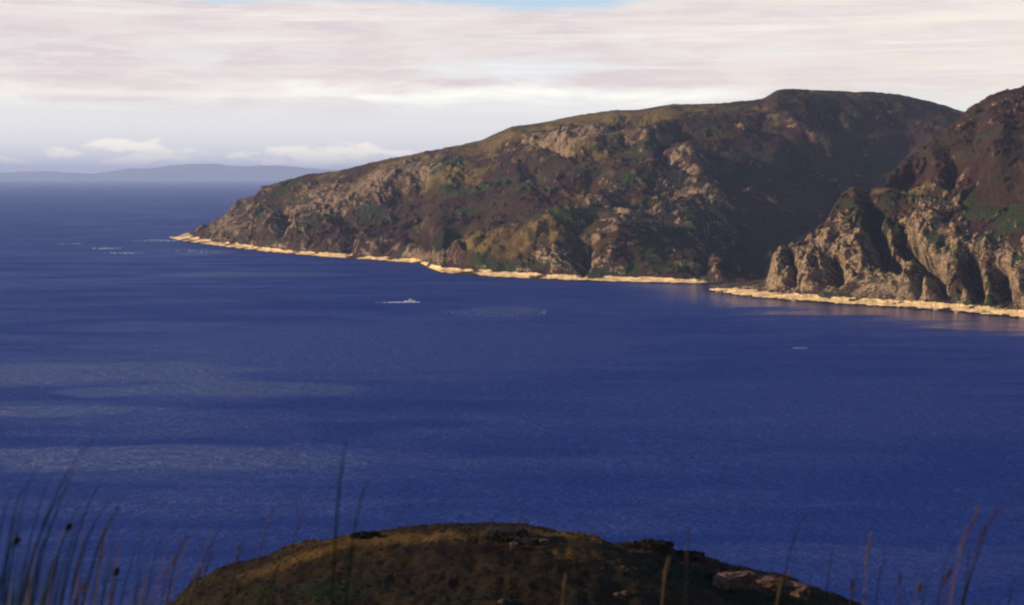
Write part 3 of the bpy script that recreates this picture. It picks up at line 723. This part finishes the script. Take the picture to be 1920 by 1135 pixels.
# ------------------------------------------------------------------ boat
def mesh_obj(name, vs, fs, m, parent=None, smooth=False):
    me = bpy.data.meshes.new(name); me.from_pydata(vs, [], fs); me.materials.append(m)
    bm = bmesh.new(); bm.from_mesh(me); bmesh.ops.recalc_face_normals(bm, faces=bm.faces); bm.to_mesh(me); bm.free()
    if smooth: me.polygons.foreach_set('use_smooth', [True] * len(me.polygons))
    o = bpy.data.objects.new(name, me); C.objects.link(o)
    if parent: o.parent = parent
    return o
def box(name, c, s, m, parent, taper=1.0, shift=0.0):
    x, y, z = c; a, b, h = s[0] / 2, s[1] / 2, s[2]
    vs = [(x - a, y - b, z), (x + a, y - b, z), (x + a, y + b, z), (x - a, y + b, z)]
    vs += [(x + shift + (p[0] - x) * taper, y + (p[1] - y) * taper, z + h) for p in vs]
    return mesh_obj(name, vs, [(0, 3, 2, 1), (4, 5, 6, 7), (0, 1, 5, 4), (1, 2, 6, 5), (2, 3, 7, 6), (3, 0, 4, 7)], m, parent)
def build_boat():
    white = simple('boat_white_paint', (.80, .79, .76), .35, .06, 2, .5)
    glass = simple('boat_window_glass', (.02, .03, .04), .08, .2, 2, .6)
    deckm = simple('boat_deck', (.45, .40, .33), .7, .2, 4)
    alu = simple('mast_metal', (.6, .6, .6), .35, .1, 4, .6)
    x, Y = on_sea(768, 566)
    root = bpy.data.objects.new('motor_boat', None); C.objects.link(root); root.location = (float(x), float(Y), -.35); root.rotation_euler = (0, -.03, math.radians(4)); root.scale = (.85, .85, .75)
    tag(root, 'small white motor boat heading right across the strait with a foam wake', 'boat')
    L = 10.5; secs = []
    for i in range(13):
        f = i / 12; xx = -L / 2 + L * f
        w = 1.55 * (1 - max(0, (f - .5) / .5) ** 2.2) * (.9 + .1 * min(1, f * 4)) + .02
        sheer = 1.15 + .75 * f ** 2
        keel = -.05 + .95 * max(0, (f - .72) / .28) ** 2
        secs.append([(xx, -w, sheer), (xx, -w * .88, .55 * sheer + .3 * keel), (xx, -w * .55, keel + .18), (xx, 0, keel), (xx, w * .55, keel + .18), (xx, w * .88, .55 * sheer + .3 * keel), (xx, w, sheer)])
    vs = [p for s in secs for p in s]; fs = []
    for i in range(12):
        for j in range(6): a = i * 7 + j; fs.append((a, a + 7, a + 8, a + 1))
    fs.append(tuple(range(7))); fs.append(tuple(range(84, 91)))
    mesh_obj('hull', vs, fs, white, root, True)
    dv = [(s[0][0], s[0][1] * .96, s[0][2] - .12) for s in secs] + [(s[6][0], s[6][1] * .96, s[6][2] - .12) for s in secs]
    mesh_obj('deck', dv, [(i, i + 1, 14 + i, 13 + i) for i in range(12)], deckm, root)
    cab = box('cabin', (.9, 0, 1.15), (3.2, 2.2, 1.75), white, root, .86, -.15)
    box('cabin_roof', (.75, 0, 2.91), (3.3, 2.2, .12), white, root)
    for sy in (-1, 1):
        for k in range(3):
            box('window', (.0 + k * .85, sy * 1.005, 2.0), (.62, .10, .5), glass, cab)
    box('windscreen', (2.30, 0, 2.0), (.12, 1.6, .55), glass, cab)
    box('wheelhouse_mast', (-.2, 0, 3.03), (.1, .1, 2.3), alu, root, .6)
    box('radar_arch', (-.2, 0, 4.1), (.16, 1.0, .1), alu, root)
    box('engine_box', (-3.6, 0, 1.05), (1.3, 1.5, .6), white, root, .9)
    for sy in (-1, 1):
        box('rail', (3.6, sy * .75, 2.15), (2.4, .04, .04), alu, root)
build_boat()

# ------------------------------------------------------------------ foam
M_foam, g_ = mat('sea_foam')
_p = g_.n('ShaderNodeNewGeometry').outputs['Position']
_c = g_.mix(g_.ramp(g_.noise(_p, .8, 4, .6), .35, .65), (.35, .4, .5), (.8, .82, .84))
finish(g_, g_.n('ShaderNodeBsdfPrincipled', ins={'Base Color': _c, 'Roughness': .9, 'Specular IOR Level': .1}))
def foam(name, label, pts):
    """flat irregular flakes; pts: (x, y, length, width)"""
    vs, fs = [], []
    for (x, y, l, w) in pts:
        j = len(vs); n = 8
        vs.append((x, y, .16))
        for k in range(n):
            a = 6.2832 * k / n; r = rng.uniform(.55, 1.15)
            vs.append((x + math.cos(a) * l * r, y + math.sin(a) * w * r, .02))
        for k in range(n): fs.append((j, j + 1 + k, j + 1 + (k + 1) % n))
    o = mesh_obj(name, vs, fs, M_foam); tag(o, label, kind='stuff'); return o
def streak(px0, py0, px1, py1, n, l, w, jit=2.0, fade=False):
    out = []
    for i in range(n):
        f = rng.uniform() ** (.6 if fade else 1.0)
        px = px0 + (px1 - px0) * f; py = py0 + (py1 - py0) * f
        x, y = on_sea(px, py); out.append((float(x) + rng.normal() * jit, float(y) + rng.normal() * jit * 1.2, l * rng.uniform(.3, 1.2) * (.3 + .7 * f if fade else 1), w * rng.uniform(.3, 1.2) * (.3 + .7 * f if fade else 1)))
    return out
foam('boat_wake', 'white foam wake trailing left behind the boat', streak(704, 567.5, 752, 567, 110, 1.5, 1.5, .9, True) + streak(735, 567.2, 783, 566.5, 110, 1.2, 1.2, 1.2))
ring = []
for i in range(230):
    th = math.radians(rng.uniform(165, 330)); cx, cy = on_sea(940, 583)
    k = 1 + .12 * rng.normal()
    ring.append((float(cx) + 36 * k * math.cos(th), float(cy) + 44 * k * math.sin(th), rng.uniform(.06, .24), rng.uniform(.06, .24)))
for i in range(16):
    x, y = on_sea(1020 + rng.normal() * 4, 586 + rng.normal() * 2); ring.append((float(x), float(y), rng.uniform(.2, .7), rng.uniform(.2, .7)))
foam('whirlpool_foam', 'broken foam ring of a tidal whirlpool right of the boat', ring)
foam('tide_race_foam', 'thin white foam streaks of the tide race off the island tip',
     streak(118, 457, 150, 457, 40, 1.6, 2.0, 5) + streak(185, 466, 215, 466, 60, 2.0, 2.6, 7) + streak(215, 474, 250, 475, 60, 1.6, 2.2, 7) + streak(280, 450, 326, 452, 80, 1.6, 2.2, 10) + streak(340, 466, 390, 474, 60, 1.0, 1.4, 12)
     + streak(1488, 653, 1512, 653, 22, .5, .5, .4))

# ------------------------------------------------------------------ tall grasses and rushes at the photographer's feet
M_rush = simple('rush_green', (.006, .012, .006), .9, .4, 30, .02)
M_straw = simple('dry_straw', (.085, .048, .022), .8, .35, 30, .2)
M_red = simple('dry_red_stem', (.028, .011, .010), .8, .4, 30, .2)
M_head = simple('dark_seed_head', (.006, .003, .002), .9, .4, 60, .1)
MM = {'g': M_rush, 's': M_straw, 'r': M_red}
def tube(name, pts, rad, m, parent):
    vs, fs = [], []; n = len(pts); sides = 6
    for i, p in enumerate(pts):
        r = rad * (1 - .86 * (i / (n - 1)) ** 1.2) + .0002
        for k in range(sides):
            a = 6.2832 * k / sides
            vs.append((p[0] + r * math.cos(a), p[1] + r * math.sin(a), p[2]))
    for i in range(n - 1):
        for k in range(sides):
            a = i * sides + k; b = i * sides + (k + 1) % sides; fs.append((a, b, b + sides, a + sides))
    fs.append(tuple(range(sides))[::-1]); fs.append(tuple(range((n - 1) * sides, n * sides)))
    return mesh_obj(name, vs, fs, m, parent, True)
head_protos = [rock_mesh('seed_head', 70 + k, 2, 1.2, M_head) for k in range(3)]
def tuft(label, D, stems, name='rush_tuft', blades=0, spread=.18):
    """stems: (tip px, tip py, px where it leaves the frame at the bottom, mm radius, colour, head at fraction or None)"""
    bx = sum(s[2] for s in stems) / len(stems)
    a, b = ray(bx, 1135)
    x0 = float(a) * D - .04; z0 = float(ground_z(np.array([x0]), np.array([D]))[0])
    root = bpy.data.objects.new(name, None); C.objects.link(root); root.location = (x0, D, z0 - .02)
    tag(root, label, 'grass', 'tall grasses at the bottom edge')
    for (tx, ty, ex, rad, col, head) in stems:
        d = D + rng.uniform(-.18, .18)
        at_, bt = ray(tx, ty); ae, be = ray(ex, 1135)
        tip = np.array([float(at_) * d, d, CAMZ + float(bt) * d]); edge = np.array([float(ae) * d, d, CAMZ + float(be) * d])
        rt = np.array([edge[0] * .6 + x0 * .4 - (tip[0] - edge[0]) * .25, D + (d - D) * .4, z0 - .02])
        ctrl = edge * 1.35 - .175 * (tip + rt)
        pts = []
        for i in range(13):
            f = i / 12; q = (1 - f) ** 2 * rt + 2 * f * (1 - f) * ctrl + f * f * tip
            pts.append(tuple(q - np.array(root.location)))
        st = tube('stem', pts, rad * (1.4 if col == 'g' else .9) / 1000, MM[col], root)
        if head is not None:
            q = pts[min(12, int(round(head * 12)))]
            h = bpy.data.objects.new('seed_head', head_protos[rng.integers(3)]); C.objects.link(h); h.parent = st
            h.location = (q[0] + .006, q[1], q[2]); sc = rng.uniform(.0035, .006); h.scale = (sc, sc, sc * 1.25); h.rotation_euler = (0, .5, 0)
        elif col in 'sr':
            # loose flowering top of dry grass
            bm = bmesh.new()
            for k in range(14):
                f = k / 14; p1 = np.array(pts[12]) * f + np.array(pts[9]) * (1 - f)
                dx = rng.normal() * .0016; dz = rng.uniform(.006, .016)
                vv = [bm.verts.new(p1 + np.array(o)) for o in ((0, -.001, 0), (dx + .0012, 0, dz), (dx * 1.3, 0, dz * 1.6), (dx - .0012, .001, dz))]
                bm.faces.new(vv)
            me = bpy.data.meshes.new('flower_spike'); bm.to_mesh(me); bm.free(); me.materials.append(MM[col])
            h = bpy.data.objects.new('flower_spike', me); C.objects.link(h); h.parent = st
    for k in range(blades):
        ex = bx + rng.normal() * spread * 300; ty = 1128 - 150 * rng.uniform() ** 1.7; tx = ex + rng.uniform(0, 70) * (1135 - ty) / 70; d = D + rng.uniform(-.2, .2)
        at_, bt = ray(tx, ty); tip = np.array([float(at_) * d, d, CAMZ + float(bt) * d]); ax, _ = ray(ex - 30, 1135)
        rt = np.array([float(ax) * d, d, float(ground_z(np.array([float(ax) * d]), np.array([d]))[0]) - .02])
        ctrl = rt * .4 + tip * .6 - np.array([.05, 0, -.06])
        vs, fs = [], []
        for i in range(8):
            f = i / 7; q = (1 - f) ** 2 * rt + 2 * f * (1 - f) * ctrl + f * f * tip - np.array(root.location); w = .0042 * (1 - f ** 2) + .0004
            vs += [(q[0] - w, q[1] + .001, q[2]), (q[0] + w, q[1] - .001, q[2])]
            if i: fs.append((2 * i - 2, 2 * i - 1, 2 * i + 1, 2 * i))
        mesh_obj('blade', vs, fs, MM['ggggr'[rng.integers(5)]], root)
tuft('dark green rush tuft at the far left edge with a tall leaning stem', 2.7, [(178,820,-8,2.6,'g',None),(22,925,-30,2,'g',None),(72,865,-10,1.5,'g',None),(36,955,-5,2,'g',.62),(105,880,12,1.6,'g',None),(60,980,-40,2.4,'g',.8),(130,940,20,1.8,'g',.45),(160,850,30,1.6,'g',None),(140,905,0,2.2,'g',None),(50,905,-20,1.8,'g',None)], blades=44)
tuft('rush tuft with black seed heads beside the left edge', 2.9, [(205,880,85,1.9,'g',None),(165,930,60,2.2,'g',.35),(135,975,70,2.2,'s',.92),(160,960,95,1.6,'g',None),(250,915,120,1.6,'g',None),(100,1000,40,2,'g',.55),(118,1040,60,1.8,'g',.5),(215,930,100,1.8,'g',.6),(180,985,110,2,'g',.5)], blades=34)
tuft('reddish dry grass tuft with thin leaning stems, second in from the left rushes', 3.2, [(285,930,240,1.3,'r',.4),(225,955,135,1.7,'r',None),(195,1020,172,1.5,'r',None),(230,1045,190,1.3,'s',.3),(310,1000,262,1.2,'g',None),(212,1075,210,1.6,'s',.9),(160,1105,140,1.6,'s',None)], blades=16)
tuft('tuft of pinkish dry grass left of the knoll', 3.3, [(390,970,288,1.9,'s',.45),(440,960,330,1.4,'g',.55),(330,1050,282,1.9,'s',None),(400,1040,365,1.2,'r',None),(350,1010,300,1.2,'r',None),(375,1075,340,1.2,'r',None)], blades=10)
tuft('pair of thin reddish grass stems over the left slope of the knoll', 3.6, [(515,955,458,1.3,'r',None),(570,958,520,1.3,'r',None),(450,1030,425,1.1,'r',None)])
tuft('tall upright green rush stem before the knoll with a thinner one leaning right', 2.5, [(650,825,612,3.0,'g',None),(692,900,630,2.6,'g',None)])
tuft('short thin stem against the knoll below the green rush', 3.6, [(580,1075,578,2.2,'r',None)], name='grass_stem')
tuft('faint thin stem tip above the knoll crest', 4.2, [(985,948,930,1.2,'r',None)], name='grass_stem')
tuft('short straw stem at the bottom edge under the knoll crest', 3.0, [(1062,1092,1050,2.6,'s',None)], name='grass_stem')
tuft('pale straw stalk before the green bracken right of the crest', 3.0, [(1256,1052,1234,3.4,'s',None),(1290,1000,1284,1.0,'r',None)])
tuft('dark grass tuft leaning right below the pink outcrop', 3.2, [(1517,960,1440,2.0,'g',None),(1482,1085,1440,2.6,'s',None),(1568,1010,1540,1.7,'g',None)])
tuft('tuft with an upright pale straw stem right of the pink outcrop', 3.1, [(1634,1003,1614,2.2,'s',None),(1662,1050,1632,1.6,'g',None),(1688,1085,1684,1.5,'r',None),(1728,1105,1708,2.0,'s',None),(1600,1100,1590,1.4,'r',None)], blades=3)
tuft('tall pale grass tuft near the right edge', 2.9, [(1834,962,1764,2.4,'s',None),(1876,955,1775,1.8,'r',None),(1818,1030,1806,1.6,'g',None),(1800,1010,1740,1.5,'g',None),(1785,1075,1755,2.0,'r',None)], blades=4)
tuft('faint dark stem at the far right edge', 3.4, [(1905,1090,1885,1.6,'g',None)], name='grass_stem')

# ------------------------------------------------------------------ haze
def build_haze():
    m, g = mat('haze_air')
    v = g.n('ShaderNodeVolumePrincipled', ins={'Color': (.47, .60, 1.0), 'Density': 4.2e-5, 'Anisotropy': 0.0})
    out = g.n('ShaderNodeOutputMaterial'); g.t.links.new(v.outputs[0], out.inputs['Volume'])
    S = 62000; z0, z1 = -9.0, 430.0
    me = bpy.data.meshes.new('haze')
    vs = [(-S, -6000, z0), (S, -6000, z0), (S, S, z0), (-S, S, z0), (-S, -6000, z1), (S, -6000, z1), (S, S, z1), (-S, S, z1)]
    me.from_pydata(vs, [], [(0, 3, 2, 1), (4, 5, 6, 7), (0, 1, 5, 4), (1, 2, 6, 5), (2, 3, 7, 6), (3, 0, 4, 7)])
    me.materials.append(m)
    o = bpy.data.objects.new('haze', me); C.objects.link(o)
    tag(o, 'thin blue haze over the far sea', kind='stuff')
build_haze()
